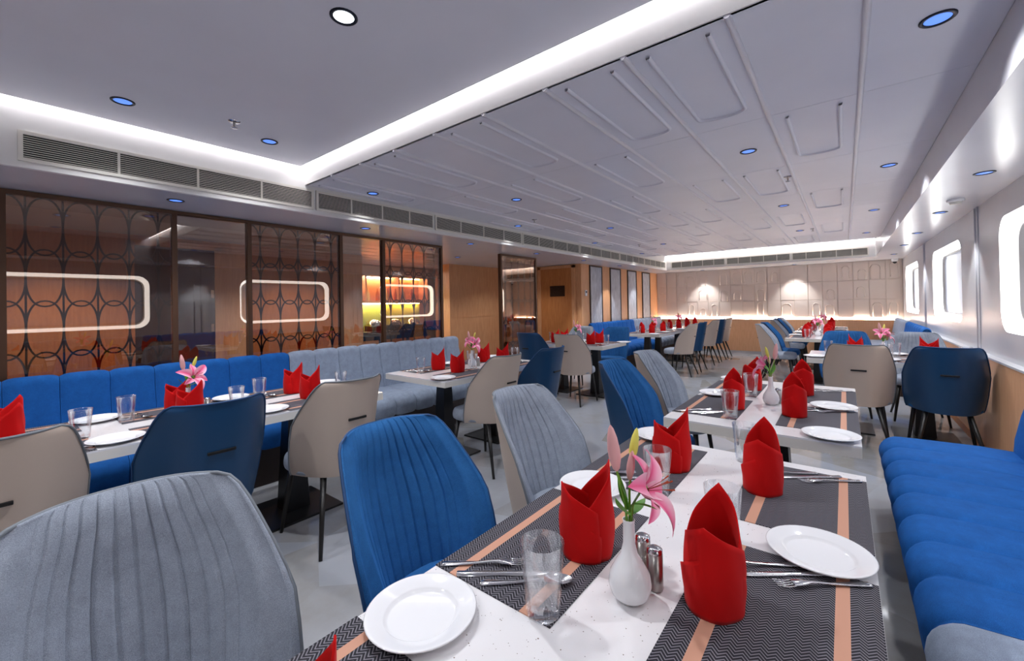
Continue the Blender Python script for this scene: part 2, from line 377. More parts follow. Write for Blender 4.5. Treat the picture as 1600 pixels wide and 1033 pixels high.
box('thermostat_body', (0, .018, -.04, .04, -.07, .05), 'china', th, .004); box('thermostat_display', (.018, .020, -.025, .025, -.01, .03), 'rim', th)
w2 = struct(box('wall_wood', (-6.15, -6.0, 5.6, 7.57, 0, ZS), 'wood'), 'wooden wall between buffet and service door')
box('wood_panel', (-6.0, -5.992, 5.6, 7.57, .02, 1.115), 'wood', w2); box('wood_panel', (-6.0, -5.992, 5.6, 7.57, 1.12, ZS), 'wood', w2)
box('wood_corner', (-6.4, -6.15, 5.6, 5.68, 0, ZS), 'wood', w2)
w3 = struct(box('wall_corridor', (-6.05, -5.9, Y0, 3.67, 0, ZS), 'wood'), 'orange wood corridor wall behind the glass partition')
d2 = struct(box('door_2', (-5.9, -5.87, .98, 1.70, 0, 2.06), 'bronze'), 'brown corridor door seen through the glass')
for q in ((.92, .98), (1.70, 1.78)): box('door_frame', (-5.9, -5.86, q[0], q[1], 0, 2.10), 'wood', d2)
box('door_frame', (-5.9, -5.86, .92, 1.78, 2.06, 2.12), 'wood', d2)
for z in (1.1, 1.5): ob('door_hinge', boxes('door_hinge', [(-5.868, -5.86, 1.66, 1.69, z, z+.09)], 'steel'), d2)

# ------------------------------------------------------------------ buffet behind the partition
M['green'] = mat('lime_backsplash', rgb(186, 204, 70), .4)
bf = thing('buffet_counter', 'dark buffet counter with lime backsplash behind the glass partition', 'counter', (-7.1, 4.9, 0))
box('counter_base', (-.3, .3, -1.1, 1.1, 0, .84), M['teal'], bf); box('counter_top', (-.32, .34, -1.12, 1.12, .84, .90), 'black', bf)
box('backsplash', (-.38, -.36, -1.15, 1.15, .90, 1.44), 'green', bf)
for k in range(3): box('counter_door', (.3, .315, -.9+k*.62, -.36+k*.62, .1, .74), 'wood', bf)
sh = thing('wall_cabinet', 'open wooden wall cabinet above the buffet with warm light', 'cabinet', (-7.3, 4.9, 1.46))
box('shelf_board', (-.18, .16, -1.15, 1.15, -.02, .02), 'wood', sh); box('cabinet_back', (-.18, -.16, -1.15, 1.15, .02, .70), 'wooddark', sh)
box('cabinet_header', (-.18, .16, -1.15, 1.15, .50, .70), 'cream', sh)
for k in range(4): box('divider', (-.16, .15, -1.15+k*.76, -1.12+k*.76, .02, .50), 'wood', sh)
tag(box('under_shelf_light', (-7.42, -7.40, 3.8, 6.0, 1.42, 1.432), M['ledw']), 'warm light strip under the buffet shelf', 'LED strip')
tag(box('cabinet_light', (-7.40, -7.38, 3.8, 6.0, 1.94, 1.955), M['ledw']), 'warm light strip inside the buffet wall cabinet', 'LED strip')
bprof = [(0, 0), (.03, 0), (.034, .01), (.034, .12), (.03, .15), (.012, .19), (.012, .24), (.014, .245), (.0, .245)]
BOT = [lathe('bottle', bprof, mat('amber_bottle', rgb(190, 90, 30), .1), 12), lathe('bottle', bprof, mat('pale_bottle', rgb(220, 200, 140), .1), 12)]
for k in range(9):
    o = ob('bottle', BOT[k % 2], None, (-7.25, 4.0+k*.21, 1.4805)); tag(o, ('amber' if k % 2 == 0 else 'pale')+' bottle on the buffet wall cabinet shelf, %s from the left' % (order+['ninth'])[k], 'bottle', 'bottles on the buffet shelf')
tagd = {}
CHAF = me('chafing_lid', *grid([[(.17*math.cos(a)*math.cos(b), .13*math.sin(a)*math.cos(b), .1+.12*math.sin(b)) for a in [2*PI*j/16 for j in range(16)]] for b in [PI/2*k/5 for k in range(6)]], True), 'steel', True)
CHB = boxes('chafing_pan', [(-.16, .16, -.12, .12, 0, .1)], 'black', .01)
for k in range(4):
    c = thing('chafing_dish', 'dark chafing dish with steel lid on buffet, %s from left' % ['first', 'second', 'third', 'fourth'][k], 'serving dish', (-7.0, 4.15+k*.45, .9005), 0, 'chafing dishes on the buffet')
    ob('pan', CHB, c); ob('lid', CHAF, c)

# ------------------------------------------------------------------ lattice glass partition
RA, RB, RP = .0863, .194, .350
def sup(v): return math.copysign(abs(v)**(2/2.3), v)
el = [(0, RA*sup(math.cos(2*PI*k/32)), RB*sup(math.sin(2*PI*k/32))) for k in range(32)]
def flat_loop(pts, w, d, closed=True):
    rows = []; n = len(pts); pts = [Vector(p) for p in pts]
    for i, p in enumerate(pts):
        t = (pts[(i+1) % n]-pts[i-1]).normalized(); u = Vector((0, -t.z, t.y))
        rows.append([p+u*w/2+Vector((-d/2, 0, 0)), p+u*w/2+Vector((d/2, 0, 0)), p-u*w/2+Vector((d/2, 0, 0)), p-u*w/2+Vector((-d/2, 0, 0))])
    if closed: rows.append(rows[0])
    return grid(rows[1:-1] if not closed else rows, True)
RING = me('lattice_ring', *flat_loop(el, .011, .008), 'lattice')
def half(sg): return me('lattice_arc', *flat_loop([(0, sg*RA*sup(math.cos(a)), RB*sup(math.sin(a))) for a in [-PI/2+PI*k/16 for k in range(-1, 18)]], .011, .008, False), 'lattice')
HALF = {1: half(1), -1: half(-1)}
VBAR = boxes('lattice_bar', [(-.004, .004, -.0055, .0055, .02, ZS-.03)], 'lattice')
def screen(y0, y1, label, n):
    t = thing('lattice_screen', label, 'partition', (XP, y0, 0), 0, 'lattice screens of the partition'); L = y1-y0
    for a in (0, L-.035): box('post', (-.03, .03, a, a+.035, 0, ZS-.005), 'bronze', t)
    box('top_rail', (-.03, .03, .035, L-.035, ZS-.035, ZS-.005), 'bronze', t); box('bottom_rail', (-.03, .03, .035, L-.035, 0, .05), 'bronze', t)
    box('glass_pane', (.012, .018, .035, L-.035, .05, ZS-.035), 'tint', t)
    off = (L-(n-1)*.1726)/2
    for k in range(n):
        ob('lattice_bar', VBAR, t, (-.004, off+k*.1726, 0))
    for r in range(6):
        z = ZS-.034-RB-r*RP
        for k in range(n-1): ob('lattice_ring', RING, t, (-.004, off+(k+.5)*.1726, z))
        ob('lattice_arc', HALF[1], t, (-.004, off-.0863, z)); ob('lattice_arc', HALF[-1], t, (-.004, off+(n-.5)*.1726, z))
    return t
screen(.05, .974, 'wide lattice glass screen at the left edge behind blue bench', 5)
screen(1.485, 2.41, 'lattice glass screen in the middle behind the grey bench', 5)
screen(2.907, 3.848, 'lattice glass screen in front of the green-lit buffet', 5)
screen(5.07, 6.05, 'freestanding lattice screen between wood wall and wooden door', 5)
for a, b, l in ((.974, 1.485, 'clear glass pane before the brown corridor door'), (2.41, 2.907, 'clear glass pane before the buffet shelves'), (-.82, .05, 'clear glass pane at the extreme left edge')):
    t = thing('glass_panel', l, 'glass panel', (XP, a, 0), 0, 'clear panes of the partition')
    box('glass_pane', (.0, .008, 0, b-a, .05, ZS-.035), 'clear', t); box('top_rail', (-.02, .03, 0, b-a, ZS-.03, ZS-.005), 'bronze', t); box('bottom_rail', (-.02, .03, 0, b-a, 0, .05), 'bronze', t)

# ------------------------------------------------------------------ ventilation grilles
def grille(label, L, loc, rz, ndiv):
    t = thing('air_grille', label, 'air vent', loc, rz, 'ventilation grilles'); z0, z1 = 2.205, 2.375
    box('duct', (0, L, -.003, .0, z0+.02, z1-.02), 'void', t)
    for b in ((0, L, -.012, 0, z0, z0+.02), (0, L, -.012, 0, z1-.02, z1), (0, .02, -.012, 0, z0+.02, z1-.02), (L-.02, L, -.012, 0, z0+.02, z1-.02)): box('grille_frame', b, 'grille', t)
    for k in range(10): box('slat', (.02, L-.02, -.009, -.004, z0+.0262+k*.0124, z0+.0299+k*.0124), 'grille', t)
    for k in range(1, ndiv): box('divider', (L*k/ndiv-.006, L*k/ndiv+.006, -.0115, -.002, z0+.02, z1-.02), 'grille', t)
    return t
for k, (a, b) in enumerate(((.115, 1.77), (1.79, 3.12), (3.14, 4.75), (4.77, 6.4), (6.42, 8.05), (8.07, 9.4), (9.42, 10.85))):
    grille('ventilation grille on left fascia, %s from camera' % ['first', 'second', 'third', 'fourth', 'fifth', 'sixth', 'seventh'][k], b-a, (XF, a, 0), PI/2, 4)
for k, (a, b) in enumerate(((-3.46, -2.2), (-2.18, -.9), (-.88, .40))):
    grille('ventilation grille on back fascia, %s from left' % ['first', 'second', 'third'][k], b-a, (a, YBF, 0), 0, 5)

# ------------------------------------------------------------------ ceiling lamps and fittings
RIM = lathe('lamp_rim', [(.040, .004), (.040, -.004), (.050, -.006), (.054, -.003), (.054, .004)], 'rim', 24)
LENS = lathe('lamp_lens', [(.0005, -.002), (.03, -.0025), (.0405, -.001)], 'lens', 24)
LENSW = lathe('lamp_lens', [(.0005, -.002), (.03, -.0025), (.0405, -.001)], 'lensw', 24)
def down(x, y, z, label, size=75, p=1.0, lens=LENS, group='round ceiling downlights', blend=.6):
    t = thing('downlight', label, 'ceiling light', (x, y, z), 0, group); ob('lamp_rim', RIM, t); ob('lamp_lens', lens, t)
    spot((x, y, z-.012), SPOT*p, size, blend)
down(-1.564, .908, ZT, 'bright white downlight at the top of tray ceiling', 125, 4.0, LENSW)
down(-3.136, .483, ZT, 'blue downlight left in the tray ceiling', 125, 2.0)
down(-3.138, 1.246, ZT, 'blue downlight near the tray corner', 125, 2.0)
for k, (x, y) in enumerate(((-1.56, -.6), (-.3, -.9), (-3.1, -.8), (-1.5, -2.2), (-.1, .6))):
    down(x, y, ZT, ['central tray downlight just behind the camera', 'tray downlight behind the camera on the window side', 'tray downlight behind the camera by left fascia', 'tray downlight farthest behind the camera', 'tray downlight directly above the nearest table'][k], 120, (2.8, 1.4, 2.6, 3.2, .8)[k])
for k, y in enumerate((2.249, 4.468, 6.608, 8.8)): down(.298, y, ZC, 'downlight beside the right soffit, %s from camera' % order[k], 125, 1.7)
for k, y in enumerate((3.357, 5.556, 7.75)): down(-.51, y, ZC, 'downlight in right part of panelled ceiling, %s from camera' % order[k], 125, (2.2, 2.6, 4.6)[k])
for k, y in enumerate((3.313, 5.458, 7.65)): down(-2.55, y, ZC, 'downlight in left part of panelled ceiling, %s from camera' % order[k], 125, (2.2, 2.6, 4.6)[k])
for k, y in enumerate((2.231, 4.429, 6.62, 8.8)): down(-3.39, y, ZC, 'downlight close to left fascia, %s from camera' % order[k], 105, .8)
for k, y in enumerate((2.5, 4.133, 5.763, 7.378, 8.909, 10.592)): down(.745, y, ZS, 'downlight in the window soffit, %s from camera' % order[k], 72, 1.5, blend=.35)
for k, y in enumerate((.88, 2.446, 3.999, 5.518, 7.07, 8.70, 10.25)): down(-3.86, y, ZS, 'downlight in left soffit over the bench, %s from camera' % order[k], 74, 1.0 if y < 7 else 2.6, blend=.35)
for k, (x, y) in enumerate(((-5.08, 4.947), (-5.1, 2.6), (-5.1, .4), (-5.0, 6.6))): down(x, y, ZS, ['small corridor downlight before the wood wall', 'corridor downlight behind the middle screen', 'corridor downlight behind the left screen', 'corridor downlight before the service door'][k], 130, (1.7, 4.4, 4.4, 1.7)[k])
down(-6.7, 4.75, ZS, 'added fill downlight above the buffet counter', 120, 2.0)  # added fill for the buffet, no lamp is visible here
for k, x in enumerate((-2.9, -.9)): down(x, 11.72, ZS, ['left', 'right'][k]+' downlight washing the back wall', 85, 4.0)
SPR = [lathe('escutcheon', [(.001, -.006), (.03, -.005), (.036, .001)], 'steel', 16), tube('sprinkler_head', [(0, 0, -.004), (0, 0, -.035)], .007, 'brushed', 8), lathe('deflector', [(.0005, -.043), (.018, -.042), (.018, -.039), (.0005, -.039)], 'steel', 12)]
for k, (x, y, z) in enumerate(((-2.967, .974, ZT), (-.358, 4.279, ZC), (-2.99, 4.241, ZC), (-.346, 7.661, ZC), (-2.9, 7.4, ZC))):
    t = thing('sprinkler', 'steel fire sprinkler '+['in the tray ceiling', 'right on the panelled ceiling', 'left on the panelled ceiling', 'far right on the panelled ceiling', 'far left on the panelled ceiling'][k], 'sprinkler', (x, y, z), 0, 'fire sprinklers')
    for n_, d in zip(('escutcheon', 'sprinkler_head', 'deflector'), SPR): ob(n_, d, t)
sd = thing('smoke_detector', 'white smoke detector under the window soffit', 'detector', (.752, 5.102, ZS))
ob('detector_base', lathe('detector_base', [(.055, .0), (.055, -.012), (.048, -.02), (.0005, -.02)], 'china', 20), sd); ob('detector_cap', lathe('detector_cap', [(.04, -.02), (.036, -.036), (.0005, -.04)], 'grille', 20), sd)
cc = thing('security_camera', 'small white dome camera in the far right corner', 'camera', (.84, 11.8, ZS))
ob('camera_body', lathe('camera_body', [(.06, 0), (.06, -.03), (.05, -.06), (.0005, -.075)], 'china', 18), cc); ob('camera_eye', lathe('camera_eye', [(.035, -.045), (.036, -.075), (.02, -.1), (.0005, -.105)], 'black', 14), cc)

# ------------------------------------------------------------------ chairs
ZL = [.395, .42, .47, .54, .62, .69, .735, .79, .84, .885, .915, .935, .945]
WL = [.462, .480, .496, .510, .518, .522, .508, .484, .458, .432, .408, .378, .335]
DL = [.30, .30, .30, .295, .285, .270, .250, .215, .180, .148, .124, .106, .092]
def yb(z): return -.205-.10*((z-.395)/.55)
def shell_pt(j, t, off, extra=0):
    u = t/(PI/2); x = (WL[j]/2-off)*u; y = yb(ZL[j])+off+(DL[j]*.88-off)*abs(u)**2.7+extra
    return (x, y, ZL[j])
NT = 41
TS = [-PI/2+PI*k/(NT-1) for k in range(NT)]
def chan(u):
    if abs(u) >= .70: return .003
    g = abs(((u/.70+1)*5.5) % 1-.5)*2          # 1 at seams, 0 mid channel
    return .003-.010*g**8
def level(j, off, n):
    ts = [-PI/2+PI*k/400 for k in range(401)]; pts = [shell_pt(j, t, off) for t in ts]; L = [0]
    for a, b in zip(pts, pts[1:]): L.append(L[-1]+math.dist(a, b))
    out = []; k = 0
    for i in range(n):
        q = L[-1]*i/(n-1)
        while k < 399 and L[k+1] < q: k += 1
        f = (q-L[k])/max(1e-9, L[k+1]-L[k]); p = Vector(pts[k]).lerp(Vector(pts[k+1]), min(1, f)); tn = (Vector(pts[k+1])-Vector(pts[k])).normalized()
        out.append((p, Vector((-tn.y, tn.x, 0)), 2*i/(n-1)-1))
    return out
def chair_parts(fab, lea, pipe):
    out = [[shell_pt(j, t, 0) for t in TS] for j in range(len(ZL))]
    P = {}
    P['outer_shell'] = me('outer_shell', *grid([list(reversed(r)) for r in out]), lea, True)
    # fine inner pad
    NF = 201
    inn = []
    nz = len(ZL)
    for j in range(nz):
        of = .030*min(1, .25+.25*(nz-1-j))+.055*max(0, (.80-ZL[j])/.40); row = []
        for (p, nv, u), (q, _, _) in zip(level(j, of, NF), level(j, 0, NF)):
            w = min(1, (1-abs(u))/.14); w = .3+.7*w*w*(3-2*w); row.append(q.lerp(p, w)+nv*chan(u)*min(1, .35+.3*(nz-1-j)))
        inn.append(row)
    inn[-1] = [p-Vector((0, 0, .001)) for p in inn[-1]]
    outf = [[p for p, nv, u in level(j, 0, NF)] for j in range(len(ZL))]
    bo = [outf[j][0] for j in range(len(ZL))]+outf[-1][1:-1]+[outf[j][-1] for j in reversed(range(len(ZL)))]
    bi = [inn[j][0] for j in range(len(ZL))]+inn[-1][1:-1]+[inn[j][-1] for j in reversed(range(len(ZL)))]
    rim = []
    for k in range(3):
        f = (k+1)/4; row = []
        for i, (a, b) in enumerate(zip(bo, bi)):
            p = Vector(a).lerp(Vector(b), f); h = .003*math.sin(PI*f); j = i
            if i < len(ZL)-2 or i > len(bo)-len(ZL)+1: p += Vector((0, h, h*.5))
            else: p += Vector((0, 0, h))
            row.append(p)
        rim.append(row)
    g1 = grid(inn); g2 = grid([bo]+rim+[bi])
    d = me('backrest', *join([g1, g2]), fab, True); P['backrest'] = d
    vs, fs = tube_vf([Vector(p)+Vector((0, -.001, 0)) for p in bo], .005, 6); P['piping'] = me('piping', vs, fs, pipe, True)
    # seat cushion
    rows = []
    for r, z in ((.3, .395), (.93, .395), (.985, .405), (1, .42), (1, .44), (.985, .462), (.95, .478), (.85, .486), (.5, .490), (.02, .491)):
        row = []
        for k in range(40):
            a = 2*PI*k/40; n = 2/3.6; c, s = math.cos(a), math.sin(a)
            row.append((.228*r*math.copysign(abs(c)**n, c), .05+.225*r*abs(s)**n, z) if s >= 0 else (.228*r*c*abs(c)**-.12 if abs(c) > .01 else 0, .05-.19*r*abs(s), z))
        rows.append(row)
    P['seat'] = me('seat', *grid(rows, True), fab, True)
    P['handle'] = boxes('handle', [(-.055, .055, yb(.72)-.006, yb(.72)+.012, .713, .727)], 'black', .003)
    return P
LEG = {}
for sx_, sy_ in ((1, 1), (-1, 1), (1, -1), (-1, -1)):
    y0, y1, xt = (.19, .235, .165) if sy_ > 0 else (-.11, -.24, .125)
    LEG[(sx_, sy_)] = tube('leg', [(sx_*xt, y0, .40), (sx_*.215, y1, 0.0005)], [.019, .010], 'leg', 8)
CH = {'g': chair_parts('greyf', 'beige', 'pipe_g'), 'b': chair_parts('bluef', 'teal', 'pipe_b')}
def chair(kind, back, along, facing, label, group):
    """back: coordinate of the outer back at handle height; facing one of +X -X +Y -Y"""
    d = .266
    loc, rz = {'+X': ((back+d, along, 0), -PI/2), '-X': ((back-d, along, 0), PI/2), '+Y': ((along, back+d, 0), 0), '-Y': ((along, back-d, 0), PI)}[facing]
    t = thing('dining_chair', label, 'chair', loc, rz, group)
    P = CH[kind]; sh = ob('outer_shell', P['outer_shell'], t); ob('piping', P['piping'], sh); ob('handle', P['handle'], sh)
    ob('backrest', P['backrest'], t); ob('seat', P['seat'], t)
    for k in LEG: ob('leg', LEG[k], t)
    return t
GT = 'ribbed chairs around the dining tables'
gd, bd = 'grey ribbed fabric chair ', 'blue ribbed fabric chair '
chair('g', -1.275, .19, '+X', gd+'filling the bottom left corner, nearest the camera', GT)
chair('b', -1.265, .86, '+X', bd+'in the foreground centre at the nearest table', GT)
chair('g', -1.265, 1.57, '+X', gd+'at the far end of the nearest table', GT)
chair('b', -1.30, 2.70, '+X', bd+'at the second table, near seat', GT)
chair('g', -1.32, 3.36, '+X', gd+'at the second table, far seat', GT)
gb, bb = 'beige leather back of a grey chair ', 'navy leather back of a blue chair '
chair('g', -2.19, .0, '-X', gb+'at the left edge, left table', GT)
chair('b', -2.19, .655, '-X', bb+'in the middle of the left table', GT)
chair('g', -2.19, 1.32, '-X', gb+'at the far end of left table', GT)
chair('g', -2.13, 2.66, '-X', gb+'facing the grey bench', GT)
chair('b', -2.12, 3.33, '-X', bb+'next to the chair facing the grey bench', GT)
chair('g', 4.78, -2.93, '+Y', gb+'at the table by wooden door', GT)
chair('b', 4.82, -3.60, '+Y', bb+'at the table by wooden door', GT)
chair('b', 6.60, -2.96, '-Y', bd+'facing us at the table by wooden door', GT)
chair('g', 6.62, -3.62, '-Y', gd+'facing us at the table by wooden door', GT)
chair('g', 4.74, .085, '+Y', gb+'at the right table before the windows', GT)
chair('b', 4.76, .645, '+Y', bb+'beside the right wainscot', GT)
chair('b', 6.66, .0, '-Y', bd+'facing us at the right table', GT)
chair('g', 6.68, .62, '-Y', gd+'facing us under the windows', GT)
for k, y in enumerate((8.02, 8.68, 9.72, 10.38, 11.04)):
    chair('gbgbg'[k], -2.13, y, '-X', (gb if 'gbgbg'[k] == 'g' else bb)+'in the far left row, %s from camera' % order[k], GT)
for k, y in enumerate((8.17, 8.80, 9.95, 10.6, 11.22)):
    chair('gbgbg'[k], -1.16, y, '+X', (gd if 'gbgbg'[k] == 'g' else bd)+'in the far right row, %s from camera' % order[k], GT)

# ------------------------------------------------------------------ benches
def channel(prof, w, m, name, puff=.022):
    rows = []; cx = sum(p[0] for p in prof)/len(prof); cz = sum(p[1] for p in prof)/len(prof)
    for k in range(11):
        s = .5-.5*math.cos(PI*k/10); e = puff*abs(2*s-1)**6; row = []
        for i, (y, z) in enumerate(prof):
            dy, dz = y-cx, z-cz; L = math.hypot(dy, dz) or 1; row.append((.001+(w-.002)*s, y-dy/L*e, z-dz/L*e))
        rows.append(row)
    vs, fs = grid(rows); n = len(prof); fs.append(tuple(range(n))); fs.append(tuple(range(10*n, 11*n))[::-1])
    return me(name, vs, [tuple(reversed(f)) for f in fs], m, True)
def arc(cy, cz, r, a0, a1, n=6): return [(cy+r*math.cos(a0+(a1-a0)*k/n), cz+r*math.sin(a0+(a1-a0)*k/n)) for k in range(n+1)]
CW = .245
sprof = [(.10, .30), (.10, .465), (.3, .478), (.50, .478)]+arc(.665, .375, .10, PI/2, 0)+[(.755, .33)]+arc(.725, .305, .03, 0, -PI/2, 3)
bprof = [(.02, .40)]+[(.02, .88)]+arc(.07, .895, .05, PI, 0, 8)+[(.135, .80), (.16, .66), (.185, .52), (.19, .44)]
SC = {k: channel(sprof, CW, m, 'seat_channel') for k, m in (('g', 'greyb'), ('b', 'blueb'))}
BC = {k: channel(bprof, CW, m, 'back_channel', .018) for k, m in (('g', 'greyb'), ('b', 'blueb'))}
def bench(kind, n, loc, rz, label):
    t = thing('banquette_bench', label, 'bench', loc, rz, 'channel-tufted wall benches')
    box('base', (0.01, n*CW-.01, .05, .70, 0, .30), 'lattice', t)
    for k in range(n):
        ob('seat_channel', SC[kind], t, (k*CW, 0, 0)); ob('back_channel', BC[kind], t, (k*CW, 0, 0))
    return t
XRB = XR-.055
bench('b', 8, (XRB, 3.62-8*CW, 0), PI/2, 'blue channelled bench on the right beside the nearest table')
bench('g', 7, (XRB, 3.62-15*CW-.002, 0), PI/2, 'grey channelled bench corner at the bottom right')
bench('b', 8, (XRB, 7.75, 0), PI/2, 'blue bench under the far windows')
bench('g', 8, (XRB, 7.752+8*CW, 0), PI/2, 'grey bench under the farthest window')
XLB = -4.215
bench('b', 8, (XLB, 1.775, 0), -PI/2, 'blue channelled bench along the left glass partition')
bench('g', 9, (XLB, 1.777+9*CW, 0), -PI/2, 'grey channelled bench along the lattice partition')
bench('b', 9, (-4.17, 7.72+9*CW, 0), -PI/2, 'blue bench under the upright grey wall panels')
bench('g', 8, (-4.17, 7.722+17*CW, 0), -PI/2, 'grey bench in the far left corner')

# ------------------------------------------------------------------ tables
def table(x0, x1, y0, y1, label, feet):
    t = thing('dining_table', label, 'table', ((x0+x1)/2, (y0+y1)/2, 0), 0, 'white stone-topped dining tables'); hx, hy = (x1-x0)/2, (y1-y0)/2
    box('table_top', (-hx, hx, -hy, hy, .742, .75), 'quartz', t); box('edge_band', (-hx, hx, -hy, hy, .70, .742), 'qedge', t)
    for fx, fy in feet:
        box('base_plate', (fx-.23, fx+.23, fy-.23, fy+.23, .0005, .014), 'black', t, .004)
        vs = [(fx+a*w, fy+b*w, z) for z, w in ((.014, .075), (.70, .045)) for a, b in ((-1, -1), (1, -1), (1, 1), (-1, 1))]
        ob('pedestal', me('pedestal', vs, BF, 'black'), t)
    return t
table(-.752, .045, -.2, 1.84, 'long white table nearest the camera', ((0, -.6), (0, .6)))
table(-.752, .045, 2.2, 3.60, 'second white table beside the blue right bench', ((0, -.3), (0, .3)))
table(-.317, .885, 5.25, 6.05, 'white table before the window wall with four chairs', ((-.3, 0), (.3, 0)))
table(-.745, .045, 7.8, 9.15, 'far right white table, nearer one', ((0, 0),))
table(-.745, .045, 9.6, 11.6, 'far right white table by the back wall', ((0, -.5), (0, .5)))
table(-3.40, -2.68, 7.72, 9.05, 'far left white table, nearer one', ((0, -.3), (0, .3)))
table(-3.40, -2.68, 9.42, 11.5, 'far left white table by the back wall', ((0, -.5), (0, .5)))
table(-3.82, -2.62, 5.28, 6.08, 'white table near the wooden service door', ((-.3, 0), (.3, 0)))
table(-3.35, -2.56, -.35, 1.74, 'long white table along the left blue bench', ((0, -.6), (0, .6)))
table(-3.28, -2.49, 2.26, 3.66, 'white table along the left grey bench', ((0, -.35), (0, .35)))

# ------------------------------------------------------------------ table settings
ZTB = .7505
def napkin_mesh():
    A, B = .058, .050; parts = []
    def sheet(t0, t1, hp, hs, k, lean, twist=0, n=25):
        rows = []
        for i in range(13):
            s = i/12; row = []
            for j in range(n):
                t = t0+(t1-t0)*j/(n-1); u = abs((t-(t0+t1)/2)/((t1-t0)/2)); top = hs+(hp-hs)*max(0, 1-u)**.85
                z = top*s; fl = 1+.10*math.sin(PI*min(1, z/.13))-.10*max(0, (z-.10)/.12)**1.1
                w = 1+.018*math.sin(7*t+5*s+k)
                row.append((math.cos(t)*A*k*fl*w+lean*z*z, math.sin(t)*B*k*(1+.06*math.sin(PI*min(1, z/.15))-.10*max(0, (z-.08)/.14))*w+twist*z*z, z))
            rows.append(row)
        return grid(rows)
    parts.append(sheet(-PI*.58, PI*.58, .218, .115, 1.0, .1, .1)); parts.append(sheet(PI*.42, PI*1.58, .172, .115, 1.04, -.15, -.1))
    parts.append(sheet(PI*.55, PI*1.60, .118, .06, 1.07, 0, .4, 21))
    vs, fs = join(parts); d = me('napkin', vs, fs, 'red', True)
    bm = bmesh.new(); bm.from_mesh(d); bmesh.ops.solidify(bm, geom=bm.faces[:], thickness=.0022); bm.to_mesh(d); bm.free()
    d.polygons.foreach_set('use_smooth', [True]*len(d.polygons)); return d
NAP = napkin_mesh()
PLATE = lathe('side_plate', [(.0005, .004), (.062, .004), (.066, .005), (.070, .0095), (.073, .0115), (.098, .0165), (.1035, .0185), (.106, .0175), (.104, .0145), (.078, .008), (.066, .0), (.060, .0), (.059, .002), (.0005, .002)], 'china', 48)
def gm(j, z, r): return (.962 if (j % 2 and z < .085 and r > .02) else 1)
GLASS = lathe('tumbler', [(0.0005, 0.0), (0.0294, 0.0), (0.0333, 0.0038), (0.035, 0.0283), (0.0379, 0.0775), (0.039, 0.0832), (0.0435, 0.1389), (0.0424, 0.1403), (0.0412, 0.1389), (0.0362, 0.0832), (0.0339, 0.0662), (0.0294, 0.017), (0.0226, 0.0132), (0.0005, 0.0132)], 'glass', 20, True, gm)
MATM = boxes('placemat', [(-.25, .25, -.1575, .1575, 0, .002)], 'mat')
def ribbon(pts, th):
    rows = []
    for x, z, w in pts: rows.append([(x, -w, z), (x, -w*.6, z+th), (x, w*.6, z+th), (x, w, z)])
    return grid([r+[r[0]] for r in rows])
hand = [(-.10, .0012, .006), (-.097, .002, .0095), (-.08, .0028, .0095), (-.05, .003, .007), (-.02, .004, .0045), (.01, .007, .004)]
tin = [ribbon([(.06, .006, .0016), (.075, .004, .0016), (.098, .008, .0010)], .0015)]
def shift(vf, dy): return ([(v[0], v[1]+dy, v[2]) for v in vf[0]], vf[1])
FORK = me('fork', *join([ribbon(hand+[(.025, .008, .005), (.04, .008, .0115), (.055, .007, .012), (.061, .006, .0118)], .002)]+[shift(tin[0], d) for d in (-.0102, -.0034, .0034, .0102)]), 'steel', True)
KNIFE = me('knife', *ribbon([(-.11, .001, .006), (-.107, .001, .009), (-.06, .001, .0085), (-.01, .001, .0065), (.0, .001, .007), (.02, .001, .009), (.07, .001, .009), (.10, .001, .006), (.112, .001, .001)], .004), 'steel', True)
bowl = grid([[(.065+.032*r*math.cos(2*PI*j/16), .019*r*math.sin(2*PI*j/16), .0015+.008*r*r) for j in range(16)] for r in (.02, .4, .7, .9, 1)], True)
SPOON = me('spoon', *join([ribbon(hand+[(.025, .009, .004), (.036, .0095, .006)], .002), bowl]), 'steel', True)
VASE = lathe('vase', [(.0005, .001), (.026, .001), (.037, .012), (.0425, .032), (.039, .053), (.0275, .074), (.0165, .092), (.012, .113), (.0115, .155), (.0125, .16), (.0105, .16), (.0095, .12), (.0005, .11)], 'china', 28)
SHB = lathe('shaker_body', [(.0005, 0), (.0155, 0), (.016, .002), (.016, .075), (.0005, .075)], 'brushed', 20); SHT = lathe('shaker_cap', [(.016, .0755), (.0155, .083), (.010, .086), (.0005, .0865)], 'steel', 20)
# lily spray: local x = to the open flower side
def petal_mesh():
    rows = []
    for i in range(11):
        s = i/10; w = .024*max(.02, math.sin(PI*min(1, .10+.9*s)))**.75*(1 if s < .98 else .3); L = .088*s
        r = .010+L*math.sin(.35+.95*s); z = L*math.cos(.35+1.05*s)*.95
        rows.append([(q*w, r-abs(q)*w*.10, z+(abs(q)**2)*w*.35) for q in (-1, -.6, -.2, 0, .2, .6, 1)])
    vs, fs = grid(rows); return me('petal', vs, fs, 'petal', True)
PETAL = petal_mesh()
def bud_mesh(m): return lathe('bud', [(.0008, 0), (.006, .006), (.010, .022), (.0105, .038), (.0085, .058), (.0045, .074), (.0008, .080)], m, 10)
BUDY, BUDP = bud_mesh('budy'), bud_mesh('budp')
def leaf_mesh(L, w, bend):
    rows = []
    for i in range(8):
        s = i/7; ww = w*max(.02, math.sin(PI*(.06+.94*s)))**.8; rows.append([(-ww, L*s, bend*s*s+.15*ww), (0, L*s, bend*s*s), (ww, L*s, bend*s*s+.15*ww)])
    vs, fs = grid(rows); return me('leaf', vs, fs, 'leaf', True)
LEAFS = [leaf_mesh(.07, .009, .02), leaf_mesh(.055, .012, .01), leaf_mesh(.08, .006, -.02)]
